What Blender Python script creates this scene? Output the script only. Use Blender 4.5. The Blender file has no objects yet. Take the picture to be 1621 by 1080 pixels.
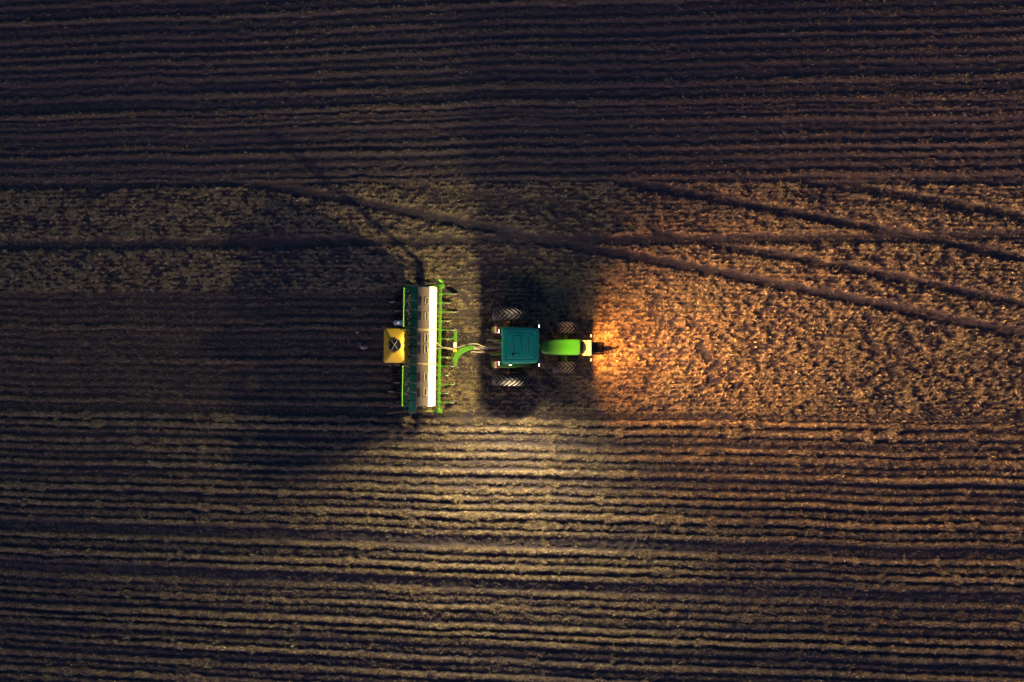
import bpy, bmesh, math, random
import numpy as np
from mathutils import Vector, Matrix
R = math.radians
random.seed(7)
rng = np.random.default_rng(11)
scene = bpy.context.scene

# ------------------------------------------------------------------ camera, sky, sun, exposure
H = 40.0                 # drone height
S = 30.0                 # photo pixels per metre on the ground
cam_d = bpy.data.cameras.new('camera')
cam_d.sensor_width = 36.0
cam_d.lens = 36.0 * H / (1621.0 / S)
cam_d.clip_end = 3000
cam = bpy.data.objects.new('camera', cam_d)
scene.collection.objects.link(cam)
cam.location = (0, 0, H)
cam.rotation_euler = (0, 0, 0)
scene.camera = cam

world = bpy.data.worlds.new('World')
scene.world = world
world.use_nodes = True
wn = world.node_tree.nodes
sky = wn.new('ShaderNodeTexSky')
sky.sky_type = 'NISHITA'
sky.sun_disc = False
SUN_EL, SUN_ROT = R(8.0), R(200)
sky.sun_elevation = SUN_EL
sky.sun_rotation = SUN_ROT
sky.ozone_density = 5.5
sky.dust_density = 6.0
wn['Background'].inputs['Strength'].default_value = 0.086
world.node_tree.links.new(sky.outputs['Color'], wn['Background'].inputs['Color'])

sun_d = bpy.data.lights.new('sun', 'SUN')
sun_d.energy = 0.75
sun_d.angle = R(40)
sun_d.color = (1.0, 0.40, 0.60)
sun = bpy.data.objects.new('sun', sun_d)
scene.collection.objects.link(sun)
# the Nishita sun at rotation r stands towards (sin r, cos r)
sdir = Vector((math.sin(SUN_ROT) * math.cos(SUN_EL), math.cos(SUN_ROT) * math.cos(SUN_EL), math.sin(SUN_EL)))
sun.rotation_euler = (-sdir).to_track_quat('-Z', 'Y').to_euler()

scene.view_settings.view_transform = 'Standard'
scene.view_settings.look = 'None'
scene.view_settings.exposure = 0.8
scene.view_settings.gamma = 1.0
scene.view_settings.use_curve_mapping = False
scene.cycles.max_bounces = 5
scene.cycles.sample_clamp_indirect = 4.0

def P(px, py, z=0.0):
    k = (H - z) / H / S
    return Vector(((px - 810.5) * k, (540.0 - py) * k, z))

# ------------------------------------------------------------------ noise fields in numpy
def _hash(ix, iy, seed):
    n = (ix.astype(np.int64) * 374761393 + iy.astype(np.int64) * 668265263 + seed * 2147483647) & 0xffffffff
    n = ((n ^ (n >> 13)) * 1274126177) & 0xffffffff
    n = n ^ (n >> 16)
    return (n & 0xffffff).astype(np.float64) / float(0xffffff)

def vnoise(x, y, seed=0):
    ix = np.floor(x); iy = np.floor(y)
    fx = x - ix; fy = y - iy
    fx = fx * fx * (3 - 2 * fx); fy = fy * fy * (3 - 2 * fy)
    a = _hash(ix, iy, seed); b = _hash(ix + 1, iy, seed)
    c = _hash(ix, iy + 1, seed); d = _hash(ix + 1, iy + 1, seed)
    return (a * (1 - fx) + b * fx) * (1 - fy) + (c * (1 - fx) + d * fx) * fy

def fbm(x, y, seed=0, o=3):
    s = 0; a = 1.0; t = 0
    for k in range(o):
        s = s + a * vnoise(x * 2 ** k + 17.3 * k, y * 2 ** k - 9.1 * k, seed + k)
        t += a; a *= 0.55
    return s / t

def sstep(a, b, x):
    t = np.clip((x - a) / (b - a), 0, 1)
    return t * t * (3 - 2 * t)

def poly_dist(px, py, pts):
    """signed-free distance in photo pixels to a polyline given as y(x) control points (x increasing)"""
    xs = [p[0] for p in pts]; ys = [p[1] for p in pts]
    yy = np.interp(px, xs, ys)
    sl = np.gradient(np.array(ys), np.array(xs))
    ss = np.interp(px, xs, sl)
    d = np.abs(py - yy) / np.sqrt(1 + ss * ss)
    out = np.maximum(0, np.maximum(xs[0] - px, px - xs[-1]))
    return np.sqrt(d * d + out * out)

TRACKS = [  # wheel tracks across the stubble: polyline, half width in pixels, strength
    ([(330, 284), (420, 294), (560, 319), (730, 353), (850, 379), (950, 397), (1100, 425), (1300, 464), (1500, 505), (1700, 545)], 9, 1.0),
    ([(980, 286), (1050, 299), (1200, 328), (1350, 356), (1500, 385), (1700, 428)], 8, 0.95),
    ([(-60, 390), (450, 385), (720, 381), (850, 379), (1100, 381), (1400, 377), (1700, 370)], 9, 0.85),
    ([(-60, 296), (400, 288), (700, 281), (1000, 279), (1300, 284), (1700, 287)], 8, 0.85),
    ([(1040, 371), (1150, 391), (1300, 417), (1450, 446), (1700, 500)], 8, 0.9),
    ([(1230, 277), (1350, 297), (1500, 322), (1700, 360)], 9, 0.8),
    ([(560, 270), (650, 296), (780, 316), (900, 330)], 10, 0.5),
]

def fields(X, Y):
    """height (m) and straw cover (0..1) of the field at world X, Y on the ground"""
    px = X * S + 810.5
    py = 540.0 - Y * S
    # rows fan out and bend gently across the picture
    A = np.clip((py - 470) / 430.0, -1.15, 1.5)
    g = 0.047 * px - 0.5 * (0.026 / 1621.0) * px * px
    g0 = 0.047 * 810 - 0.5 * (0.026 / 1621.0) * 810 * 810
    wob = (fbm(X * 0.25, Y * 0.10, 3, 2) - 0.5) * 6.0 + (fbm(X * 2.0, Y * 1.6, 5, 2) - 0.5) * 2.4
    v = py - A * (g - g0) + wob
    sp = np.where(py < 470, 14.4, 13.5)
    # random row-to-row offsets
    k = v / sp
    k = k + 0.28 * (vnoise(k * 0.9 + 3.3, X * 0.05, 21) - 0.5)
    row = np.floor(k)
    ph = k - row                                   # 0..1 across one row, ridge at 0.5
    rr = _hash(row, row * 0 + 5, 77)               # row random
    rr2 = _hash(row, row * 0 + 9, 78)
    long_n = fbm(X * 0.16 + row * 3.7, row * 1.9 + Y * 0.02, 31, 3)     # changes along each row
    ridge = 0.5 - 0.5 * np.cos(2 * math.pi * ph)
    ridge = np.clip(ridge, 0, 1) ** (0.42 + 0.75 * rr2)
    bead = fbm(X * 1.6 + row * 5.3, row * 3.1, 33, 2)
    ridge = 1 - (1 - ridge) * sstep(0.11, 0.40, bead)          # broken furrows
    # ------- zones
    edge_n = (fbm(X * 0.8, Y * 0.8, 41, 3) - 0.5) * 7
    top_edge = 287 + edge_n
    bot_edge = np.where(px > 650, 651 + 0.008 * (px - 650), 463) + edge_n * 0.6
    bt = np.where(px > 640, 1.0, 0.0)
    stub = sstep(-4, 4, py - top_edge) * sstep(-4, 4, bot_edge - py)    # 1 in the untouched stubble
    fresh = sstep(600, 640, 1280 - px - 0) * 0
    fresh = np.where(px < 650, sstep(-5, 5, py - 463) * sstep(-5, 5, 654 - py), 0.0)   # just sown strip behind the drill
    rows = 1 - stub
    # ------- rows zone
    clod = fbm(X * 4.0, Y * 5.0, 51, 3)
    fine = fbm(X * 11.0, Y * 13.0, 55, 2)
    amp = 0.05 + 0.10 * rr
    # wide darker seams between drill passes
    seam = np.zeros_like(v)
    for sv, w in ((857, 11), (925, 9), (985, 6), (757, 6), (700, 4), (655, 4), (1030, 7), (245, 4), (180, 4), (125, 4), (60, 5)):
        seam = np.maximum(seam, np.exp(-((v - sv) / w) ** 2))
    h_rows = amp * ridge * (0.55 + 0.9 * long_n) * (1 - 0.65 * seam) + (clod - 0.5) * 0.09 + (fine - 0.5) * 0.05
    c_rows = sstep(0.18, 0.85, ridge + (clod - 0.5) * 0.9 + (fine - 0.5) * 0.5) * (0.25 + 1.1 * long_n) * (0.45 + 0.85 * rr)
    c_rows = c_rows * (1 - 0.75 * seam) 
    patch = fbm(X * 0.12, Y * 0.22, 91, 3)
    c_rows = c_rows * np.clip(0.35 + 1.35 * patch, 0.3, 1.25)
    c_rows = np.where(py < 300, c_rows * 0.36, c_rows)  # edge darkening put into the straw cover of the upper rows
    c_rows = c_rows * (0.5 + 0.5 * sstep(0.30, 0.52, fbm(X * 2.6, Y * 3.6, 95, 2)))
    # old cross marks below the tractor
    for x0, x1 in ((880, 858), (968, 950)):
        xc = x0 + (x1 - x0) * np.clip((py - 660) / 260, 0, 1.3) + (fbm(Y * 1.5, X * 0 + x0, 61, 2) - 0.5) * 14
        m = np.exp(-((px - xc) / 6) ** 2) * sstep(640, 680, py) * sstep(960, 880, py) * (0.95 if x0 == 880 else 0.6) * sstep(0.25, 0.6, fbm(Y * 2.2, X * 0 + x0, 63, 2))
        c_rows = np.maximum(c_rows, m * (0.5 + 0.7 * clod))
        h_rows = h_rows + 0.03 * m
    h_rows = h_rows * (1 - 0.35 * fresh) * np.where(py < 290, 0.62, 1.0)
    c_rows = c_rows * (1 - 0.40 * fresh) + 0.2 * fresh * (0.6 + 0.8 * fine)
    # ------- stubble zone: short stubble lines and flattened residue
    lines = 0.5 - 0.5 * np.cos(2 * math.pi * (py + wob * 1.2 - 0.01 * px) / 7.1)
    blot = fbm(X * 2.3 + Y * 0.7, Y * 3.4, 71, 3)
    blot2 = fbm(X * 5.5 - Y * 1.5, Y * 8.5, 75, 2)
    big = fbm(X * 0.30, Y * 0.4, 81, 2)
    c_st = sstep(0.38, 0.62, 0.5 * blot + 0.5 * blot2 + 0.15 * (lines - 0.5) + 0.26 * (big - 0.5))
    c_st = 0.05 + 0.95 * c_st
    h_st = 0.03 + 0.12 * (blot2 - 0.5) + 0.07 * (blot - 0.5) + 0.012 * lines + 0.07 * (fine - 0.5)
    tr = np.zeros_like(v)
    for pts, w, s in TRACKS:
        d = poly_dist(px, py, pts) + (clod - 0.5) * 7 + (fbm(X * 1.2, Y * 1.2, 83, 2) - 0.5) * 5
        tr = np.maximum(tr, s * sstep(w * 1.2, w * 0.5, d))
    c_st = c_st * (1 - 0.97 * tr)
    h_st = h_st * (1 - 0.75 * tr) - 0.06 * tr
    # the wheel marks of the tractor just before the drill
    for yc in (501, 600):
        d = np.abs(py - yc)
        m = sstep(13, 7, d) * sstep(700, 712, px) * sstep(810, 795, px)
        lug = 0.5 + 0.5 * np.cos(2 * math.pi * (px + np.abs(py - yc) * 0.9) / 8.0)
        h_st = h_st + m * (-0.05 + 0.05 * lug - (clod - .5) * 0.03)
        c_st = c_st * (1 - 0.3 * m)
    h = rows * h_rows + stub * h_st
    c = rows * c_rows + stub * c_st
    return h, np.clip(c, 0, 1), stub, fresh, tr * stub

# ------------------------------------------------------------------ materials
MATS = {}
def mat_base(name):
    m = bpy.data.materials.new(name); m.use_nodes = True
    nt = m.node_tree
    MATS[name] = m
    return m, nt, nt.nodes['Principled BSDF']

def paint(name, col, rough=0.4, metal=0.0, dirt=0.25, dirt_col=(0.10, 0.075, 0.05), scale=3.0, coat=0.0, bump=0.0):
    m, nt, b = mat_base(name)
    n = nt.nodes; l = nt.links
    tc = n.new('ShaderNodeTexCoord')
    nz = n.new('ShaderNodeTexNoise'); nz.inputs['Scale'].default_value = scale; nz.inputs['Detail'].default_value = 6; nz.inputs['Roughness'].default_value = 0.65
    l.new(tc.outputs['Object'], nz.inputs['Vector'])
    rp = n.new('ShaderNodeMapRange'); rp.inputs['From Min'].default_value = 0.42; rp.inputs['From Max'].default_value = 0.78
    rp.inputs['To Min'].default_value = 0.03 * (dirt > 0); rp.inputs['To Max'].default_value = dirt
    l.new(nz.outputs['Fac'], rp.inputs['Value'])
    mx = n.new('ShaderNodeMix'); mx.data_type = 'RGBA'
    mx.inputs[6].default_value = (*col, 1); mx.inputs[7].default_value = (*dirt_col, 1)
    l.new(rp.outputs[0], mx.inputs[0])
    l.new(mx.outputs[2], b.inputs['Base Color'])
    rr = n.new('ShaderNodeMapRange'); rr.inputs['To Min'].default_value = rough; rr.inputs['To Max'].default_value = min(1, rough + 0.35)
    l.new(rp.outputs[0], rr.inputs['Value']); rr.inputs['From Max'].default_value = max(dirt, 0.01)
    l.new(rr.outputs[0], b.inputs['Roughness'])
    b.inputs['Metallic'].default_value = metal
    b.inputs['Coat Weight'].default_value = coat
    if bump:
        n2 = n.new('ShaderNodeTexNoise'); n2.inputs['Scale'].default_value = scale * 12
        l.new(tc.outputs['Object'], n2.inputs['Vector'])
        bp = n.new('ShaderNodeBump'); bp.inputs['Strength'].default_value = bump; bp.inputs['Distance'].default_value = 0.01
        l.new(n2.outputs['Fac'], bp.inputs['Height']); l.new(bp.outputs['Normal'], b.inputs['Normal'])
    return m

paint('green', (0.070, 0.25, 0.006), 0.38, dirt=0.35, scale=2.5, coat=0.2)
paint('hood_green', (0.036, 0.225, 0.005), 0.38, dirt=0.3, dirt_col=(0.05, 0.10, 0.02), scale=2.5, coat=0.2)
paint('iron', (0.007, 0.007, 0.008), 0.7, dirt=0.2, dirt_col=(0.02, 0.017, 0.015), scale=8)
paint('roof_green_skylit', (0.006, 0.50, 0.25), 0.45, dirt=0.4, dirt_col=(0.08, 0.26, 0.17), scale=3.0)  # same green paint, with the blue skylight tint put into the colour
paint('deck_green_skylit', (0.008, 0.28, 0.14), 0.5, dirt=0.5, scale=6.0)  # the green again, tinted teal for parts lit only by the sky
paint('yellow', (0.62, 0.40, 0.02), 0.42, dirt=0.3, dirt_col=(0.28, 0.19, 0.05), scale=2.0)
paint('cream', (0.62, 0.52, 0.17), 0.5, dirt=0.35, scale=8.0)
paint('hopper', (0.12, 0.094, 0.076), 0.5, dirt=0.7, dirt_col=(0.07, 0.05, 0.038), scale=4.0)  # hopper plastic darkened for the lids, where lamp light only grazes
paint('hopper_face_lit', (0.66, 0.58, 0.44), 0.45, dirt=0.45, dirt_col=(0.36, 0.26, 0.14), scale=3.5)  # same plastic made paler, lamp glare on the front put into the colour
paint('handle', (0.34, 0.27, 0.20), 0.5, dirt=0.5, dirt_col=(0.12, 0.09, 0.06), scale=9)
paint('seam', (0.42, 0.27, 0.12), 0.6, dirt=0.3)
paint('slot', (0.014, 0.010, 0.013), 0.8, dirt=0.0)
paint('rubber', (0.018, 0.018, 0.020), 0.8, dirt=0.35, dirt_col=(0.06, 0.05, 0.04), scale=6)
paint('lug', (0.15, 0.136, 0.126), 0.85, dirt=0.5, dirt_col=(0.10, 0.09, 0.085), scale=9)
paint('black', (0.012, 0.012, 0.014), 0.55, dirt=0.3, dirt_col=(0.05, 0.04, 0.035), scale=5)
paint('dark_grey', (0.05, 0.055, 0.07), 0.5, dirt=0.3, scale=5)
paint('steel', (0.42, 0.38, 0.33), 0.42, metal=0.6, dirt=0.5, scale=10)
paint('worn', (0.45, 0.40, 0.28), 0.6, dirt=0.45, scale=14)
paint('rust', (0.20, 0.10, 0.045), 0.8, dirt=0.4, scale=12)
paint('white', (0.75, 0.73, 0.70), 0.4, dirt=0.15, scale=6)
paint('red_plastic', (0.45, 0.015, 0.01), 0.25, dirt=0.1)
paint('amber', (0.60, 0.20, 0.01), 0.25, dirt=0.1)
paint('brown', (0.22, 0.16, 0.07), 0.6, dirt=0.3, scale=9)
paint('clod', (0.36, 0.27, 0.2), 0.9, dirt=0.4, scale=20, bump=0.5)

def glass_mat():
    m, nt, b = mat_base('glass')
    b.inputs['Base Color'].default_value = (0.02, 0.03, 0.03, 1)
    b.inputs['Roughness'].default_value = 0.05
    b.inputs['Transmission Weight'].default_value = 0.55
    b.inputs['IOR'].default_value = 1.2
glass_mat()

def emit_mat(name, col, s):
    m, nt, b = mat_base(name)
    b.inputs['Base Color'].default_value = (0.8, 0.8, 0.8, 1)
    b.inputs['Emission Color'].default_value = (*col, 1)
    b.inputs['Emission Strength'].default_value = s
emit_mat('lens_warm', (1.0, 0.80, 0.5), 6.0)
emit_mat('lens_orange', (1.0, 0.50, 0.15), 6.0)
emit_mat('lens_tail', (1.0, 0.66, 0.40), 2.2)
emit_mat('lens_red', (1.0, 0.10, 0.03), 0.45)

def ground_mat():
    m, nt, b = mat_base('field_soil')
    n = nt.nodes; l = nt.links
    at = n.new('ShaderNodeAttribute'); at.attribute_name = 'straw'
    tc = n.new('ShaderNodeTexCoord')
    mp = n.new('ShaderNodeMapping'); mp.inputs['Scale'].default_value = (1.0, 2.2, 1.0)
    l.new(tc.outputs['Object'], mp.inputs['Vector'])
    n1 = n.new('ShaderNodeTexNoise'); n1.inputs['Scale'].default_value = 9; n1.inputs['Detail'].default_value = 7; n1.inputs['Roughness'].default_value = 0.7
    l.new(mp.outputs[0], n1.inputs['Vector'])
    n2 = n.new('ShaderNodeTexNoise'); n2.inputs['Scale'].default_value = 0.35; n2.inputs['Detail'].default_value = 4
    l.new(tc.outputs['Object'], n2.inputs['Vector'])
    # soil
    soil = n.new('ShaderNodeMix'); soil.data_type = 'RGBA'
    soil.inputs[6].default_value = (0.038, 0.031, 0.037, 1); soil.inputs[7].default_value = (0.100, 0.080, 0.088, 1)
    l.new(n1.outputs['Fac'], soil.inputs[0])
    straw = n.new('ShaderNodeMix'); straw.data_type = 'RGBA'
    straw.inputs[6].default_value = (0.085, 0.06, 0.037, 1); straw.inputs[7].default_value = (0.42, 0.32, 0.18, 1)
    n4 = n.new('ShaderNodeTexNoise'); n4.inputs['Scale'].default_value = 13; n4.inputs['Detail'].default_value = 4; n4.inputs['Distortion'].default_value = 1.5
    l.new(mp.outputs[0], n4.inputs['Vector'])
    r4 = n.new('ShaderNodeMapRange'); r4.inputs['From Min'].default_value = 0.36; r4.inputs['From Max'].default_value = 0.68
    l.new(n4.outputs['Fac'], r4.inputs['Value']); l.new(r4.outputs[0], straw.inputs[0])
    # cover threshold broken up by fine noise
    ad = n.new('ShaderNodeMath'); ad.operation = 'ADD'
    l.new(at.outputs['Fac'], ad.inputs[0])
    sb = n.new('ShaderNodeMath'); sb.operation = 'MULTIPLY_ADD'; sb.inputs[1].default_value = 1.6; sb.inputs[2].default_value = -0.85
    l.new(n1.outputs['Fac'], sb.inputs[0]); l.new(sb.outputs[0], ad.inputs[1])
    rg = n.new('ShaderNodeMapRange'); rg.interpolation_type = 'SMOOTHSTEP'
    rg.inputs['From Min'].default_value = 0.2; rg.inputs['From Max'].default_value = 0.95; rg.inputs['To Max'].default_value = 0.8
    l.new(ad.outputs[0], rg.inputs['Value'])
    mx = n.new('ShaderNodeMix'); mx.data_type = 'RGBA'
    l.new(rg.outputs[0], mx.inputs[0]); l.new(soil.outputs[2], mx.inputs[6]); l.new(straw.outputs[2], mx.inputs[7])
    l.new(mx.outputs[2], b.inputs['Base Color'])
    b.inputs['Roughness'].default_value = 0.95
    b.inputs['Specular IOR Level'].default_value = 0.1
    n3 = n.new('ShaderNodeTexNoise'); n3.inputs['Scale'].default_value = 16; n3.inputs['Detail'].default_value = 6; n3.inputs['Roughness'].default_value = 0.7
    l.new(tc.outputs['Object'], n3.inputs['Vector'])
    bp = n.new('ShaderNodeBump'); bp.inputs['Strength'].default_value = 0.9; bp.inputs['Distance'].default_value = 0.05
    l.new(n3.outputs['Fac'], bp.inputs['Height']); l.new(bp.outputs['Normal'], b.inputs['Normal'])
ground_mat()

def straw_mat():
    m, nt, b = mat_base('straw_residue')
    n = nt.nodes; l = nt.links
    at = n.new('ShaderNodeAttribute'); at.attribute_name = 'tone'
    cr = n.new('ShaderNodeValToRGB')
    e = cr.color_ramp.elements
    e[0].position = 0.0; e[0].color = (0.045, 0.034, 0.032, 1)
    e[1].position = 1.0; e[1].color = (0.78, 0.64, 0.42, 1)
    k = e.new(0.35); k.color = (0.17, 0.125, 0.075, 1)
    k = e.new(0.7); k.color = (0.40, 0.31, 0.17, 1)
    l.new(at.outputs['Fac'], cr.inputs['Fac']); l.new(cr.outputs[0], b.inputs['Base Color'])
    b.inputs['Roughness'].default_value = 0.7
    b.inputs['Specular IOR Level'].default_value = 0.2
straw_mat()

# ------------------------------------------------------------------ object helpers
def link(o):
    scene.collection.objects.link(o); return o

def tag(o, label=None, cat=None, group=None, kind=None):
    if label: o['label'] = label
    if cat: o['category'] = cat
    if group: o['group'] = group
    if kind: o['kind'] = kind
    return o

class MB:
    def __init__(self): self.bm = bmesh.new()
    def merge(self, other, M=None):
        me = bpy.data.meshes.new('tmp'); other.to_mesh(me); other.free()
        if M is not None: me.transform(M)
        self.bm.from_mesh(me); bpy.data.meshes.remove(me)
        return self
    def box(self, c, s, bev=0.0, rot=None, seg=2):
        b = bmesh.new(); bmesh.ops.create_cube(b, size=1)
        for v in b.verts: v.co = Vector((v.co.x * s[0], v.co.y * s[1], v.co.z * s[2]))
        if bev > 0: bmesh.ops.bevel(b, geom=list(b.edges), offset=bev, segments=seg, affect='EDGES', profile=0.5)
        M = Matrix.Translation(c)
        if rot is not None: M = M @ rot
        return self.merge(b, M)
    def cyl(self, p0, p1, r0, r1=None, n=12):
        p0 = Vector(p0); p1 = Vector(p1); r1 = r0 if r1 is None else r1
        d = p1 - p0
        b = bmesh.new()
        bmesh.ops.create_cone(b, cap_ends=True, segments=n, radius1=r0, radius2=r1, depth=d.length)
        M = Matrix.Translation((p0 + p1) / 2) @ d.to_track_quat('Z', 'Y').to_matrix().to_4x4()
        return self.merge(b, M)
    def tube(self, pts, r, n=8):
        pts = [Vector(p) for p in pts]
        # Catmull-Rom
        out = []
        for i in range(len(pts) - 1):
            p0 = pts[max(i - 1, 0)]; p1 = pts[i]; p2 = pts[i + 1]; p3 = pts[min(i + 2, len(pts) - 1)]
            for k in range(6):
                t = k / 6
                out.append(0.5 * ((2 * p1) + (-p0 + p2) * t + (2 * p0 - 5 * p1 + 4 * p2 - p3) * t * t + (-p0 + 3 * p1 - 3 * p2 + p3) * t ** 3))
        out.append(pts[-1])
        bm = self.bm; rings = []
        for i, p in enumerate(out):
            t = (out[min(i + 1, len(out) - 1)] - out[max(i - 1, 0)]).normalized()
            q = t.to_track_quat('Z', 'Y')
            rings.append([bm.verts.new(p + q @ Vector((r * math.cos(2 * math.pi * k / n), r * math.sin(2 * math.pi * k / n), 0))) for k in range(n)])
        for a, b in zip(rings, rings[1:]):
            for k in range(n): bm.faces.new((a[k], a[(k + 1) % n], b[(k + 1) % n], b[k]))
        bm.faces.new(rings[0][::-1]); bm.faces.new(rings[-1])
        return self
    def prism(self, pts, axis, a, b):
        """extrude closed 2D polygon along axis ('x','y','z') from a to b"""
        def mk(u, v, w):
            return {'x': (w, u, v), 'y': (u, w, v), 'z': (u, v, w)}[axis]
        bm = self.bm
        A = [bm.verts.new(mk(u, v, a)) for u, v in pts]; B = [bm.verts.new(mk(u, v, b)) for u, v in pts]
        n = len(pts)
        fs = [bm.faces.new(A[::-1]), bm.faces.new(B)]
        for k in range(n): fs.append(bm.faces.new((A[k], A[(k + 1) % n], B[(k + 1) % n], B[k])))
        return self
    def loft(self, rings, cap=True):
        bm = self.bm
        RR = [[bm.verts.new(p) for p in r] for r in rings]
        n = len(RR[0])
        for a, b in zip(RR, RR[1:]):
            for k in range(n): bm.faces.new((a[k], a[(k + 1) % n], b[(k + 1) % n], b[k]))
        if cap: bm.faces.new(RR[0][::-1]); bm.faces.new(RR[-1])
        return self
    def lathe(self, prof, axis='y', n=40, c=(0, 0, 0)):
        """prof: list of (radius, offset along axis), closed loop"""
        rings = []
        for k in range(n):
            t = 2 * math.pi * k / n; ring = []
            for r, o in prof:
                u, v = r * math.cos(t), r * math.sin(t)
                p = {'y': (u, o, v), 'z': (u, v, o), 'x': (o, u, v)}[axis]
                ring.append(self.bm.verts.new(Vector(p) + Vector(c)))
            rings.append(ring)
        m = len(prof)
        for k in range(n):
            a, b = rings[k], rings[(k + 1) % n]
            for j in range(m): self.bm.faces.new((a[j], a[(j + 1) % m], b[(j + 1) % m], b[j]))
        return self
    def build(self, name, mat, parent=None, smooth=True, label=None):
        bmesh.ops.recalc_face_normals(self.bm, faces=self.bm.faces)
        me = bpy.data.meshes.new(name); self.bm.to_mesh(me); self.bm.free()
        me.materials.append(MATS[mat])
        o = link(bpy.data.objects.new(name, me))
        if smooth:
            me.polygons.foreach_set('use_smooth', [True] * len(me.polygons))
            me.set_sharp_from_angle(angle=R(38))
        if parent is not None: o.parent = parent
        if label: o['label'] = label
        return o

def copy_tree(o, parent=None, loc=None):
    c = o.copy(); link(c); c.parent = parent
    if loc is not None: c.location = loc
    for ch in list(o.children): copy_tree(ch, c)
    return c

# ------------------------------------------------------------------ the field
GX, GY = 31.0, 22.5
def build_field():
    dx, dy = 0.095, 0.05
    nx = int(2 * GX / dx) + 1; ny = int(2 * GY / dy) + 1
    xs = np.linspace(-GX, GX, nx); ys = np.linspace(-GY, GY, ny)
    X, Y = np.meshgrid(xs, ys)
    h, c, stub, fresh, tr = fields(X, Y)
    bx = np.minimum(GX - np.abs(X), GY - np.abs(Y))
    h = h * sstep(0, 1.0, bx)
    co = np.stack([X, Y, h], -1).reshape(-1, 3)
    idx = np.arange(nx * ny).reshape(ny, nx)
    q = np.stack([idx[:-1, :-1], idx[:-1, 1:], idx[1:, 1:], idx[1:, :-1]], -1).reshape(-1, 4)
    B = 700.0
    base = len(co)
    ext = np.array([(-B, -B, 0), (B, -B, 0), (B, B, 0), (-B, B, 0), (-GX, -GY, 0), (GX, -GY, 0), (GX, GY, 0), (-GX, GY, 0)], float)
    co = np.concatenate([co, ext])
    q2 = np.array([(0, 1, 5, 4), (1, 2, 6, 5), (2, 3, 7, 6), (3, 0, 4, 7)]) + base
    q = np.concatenate([q, q2])
    me = bpy.data.meshes.new('field')
    me.vertices.add(len(co)); me.vertices.foreach_set('co', co.ravel())
    me.loops.add(q.size); me.loops.foreach_set('vertex_index', q.ravel().astype(np.int32))
    me.polygons.add(len(q)); me.polygons.foreach_set('loop_start', np.arange(0, q.size, 4, dtype=np.int32))
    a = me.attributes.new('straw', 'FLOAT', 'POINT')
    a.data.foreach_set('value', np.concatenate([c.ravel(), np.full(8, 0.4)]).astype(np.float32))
    me.materials.append(MATS['field_soil'])
    me.update()
    me.polygons.foreach_set('use_smooth', np.ones(len(q), bool))
    o = link(bpy.data.objects.new('field', me))
    tag(o, 'dark sown soil in rows around a band of unploughed stubble crossed by wheel tracks', 'field', kind='structure')
build_field()

def build_straw(N):
    x = rng.uniform(-29.5, 29.5, N); y = rng.uniform(-20.5, 20.5, N)
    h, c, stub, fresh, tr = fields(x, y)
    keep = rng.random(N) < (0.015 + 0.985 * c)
    x, y, h, c, stub, fresh = (a[keep] for a in (x, y, h, c, stub, fresh))
    n = len(x)
    # heading: along the rows in the sown part, every way (leaning up to the right) in the stubble
    th_r = rng.normal(0.0, 0.55, n)
    th_s = rng.normal(0.30, 0.75, n)
    th = np.where(rng.random(n) < stub, th_s, th_r) + math.pi * (rng.random(n) < 0.5)
    L = rng.uniform(0.06, 0.21, n)
    w = rng.uniform(0.006, 0.017, n)
    pitch = np.where(rng.random(n) < 0.18 + 0.12 * stub, rng.uniform(0.5, 1.35, n), rng.uniform(-0.05, 0.38, n))
    L = np.where(pitch > 0.5, L * 0.75, L)
    dx = np.cos(th) * np.cos(pitch); dy = np.sin(th) * np.cos(pitch); dz = np.sin(pitch)
    roll = rng.uniform(-0.6, 0.6, n)
    sx = -np.sin(th) * np.cos(roll); sy = np.cos(th) * np.cos(roll); sz = np.sin(roll)
    z0 = h + rng.uniform(0.0, 0.03, n)
    p0 = np.stack([x - sx * w, y - sy * w, z0 - sz * w], -1)
    p1 = np.stack([x + sx * w, y + sy * w, z0 + sz * w], -1)
    p2 = np.stack([x + dx * L, y + dy * L, z0 + dz * L], -1)
    co = np.stack([p0, p1, p2], 1).reshape(-1, 3)
    me = bpy.data.meshes.new('straw_residue')
    me.vertices.add(3 * n); me.vertices.foreach_set('co', co.ravel())
    me.loops.add(3 * n); me.loops.foreach_set('vertex_index', np.arange(3 * n, dtype=np.int32))
    me.polygons.add(n); me.polygons.foreach_set('loop_start', np.arange(0, 3 * n, 3, dtype=np.int32))
    t = np.clip(0.02 + 0.5 * c * rng.random(n) + 0.55 * rng.random(n) ** 1.3 - 0.12 * fresh, 0, 1)
    a = me.attributes.new('tone', 'FLOAT', 'POINT')
    a.data.foreach_set('value', np.repeat(t, 3).astype(np.float32))
    me.materials.append(MATS['straw_residue'])
    me.update()
    o = link(bpy.data.objects.new('straw_residue', me))
    tag(o, 'loose dry straw and stubble scattered over the whole field', 'straw', kind='stuff')
    return n
n_straw = build_straw(2100000)
print('straw blades', n_straw)

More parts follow.
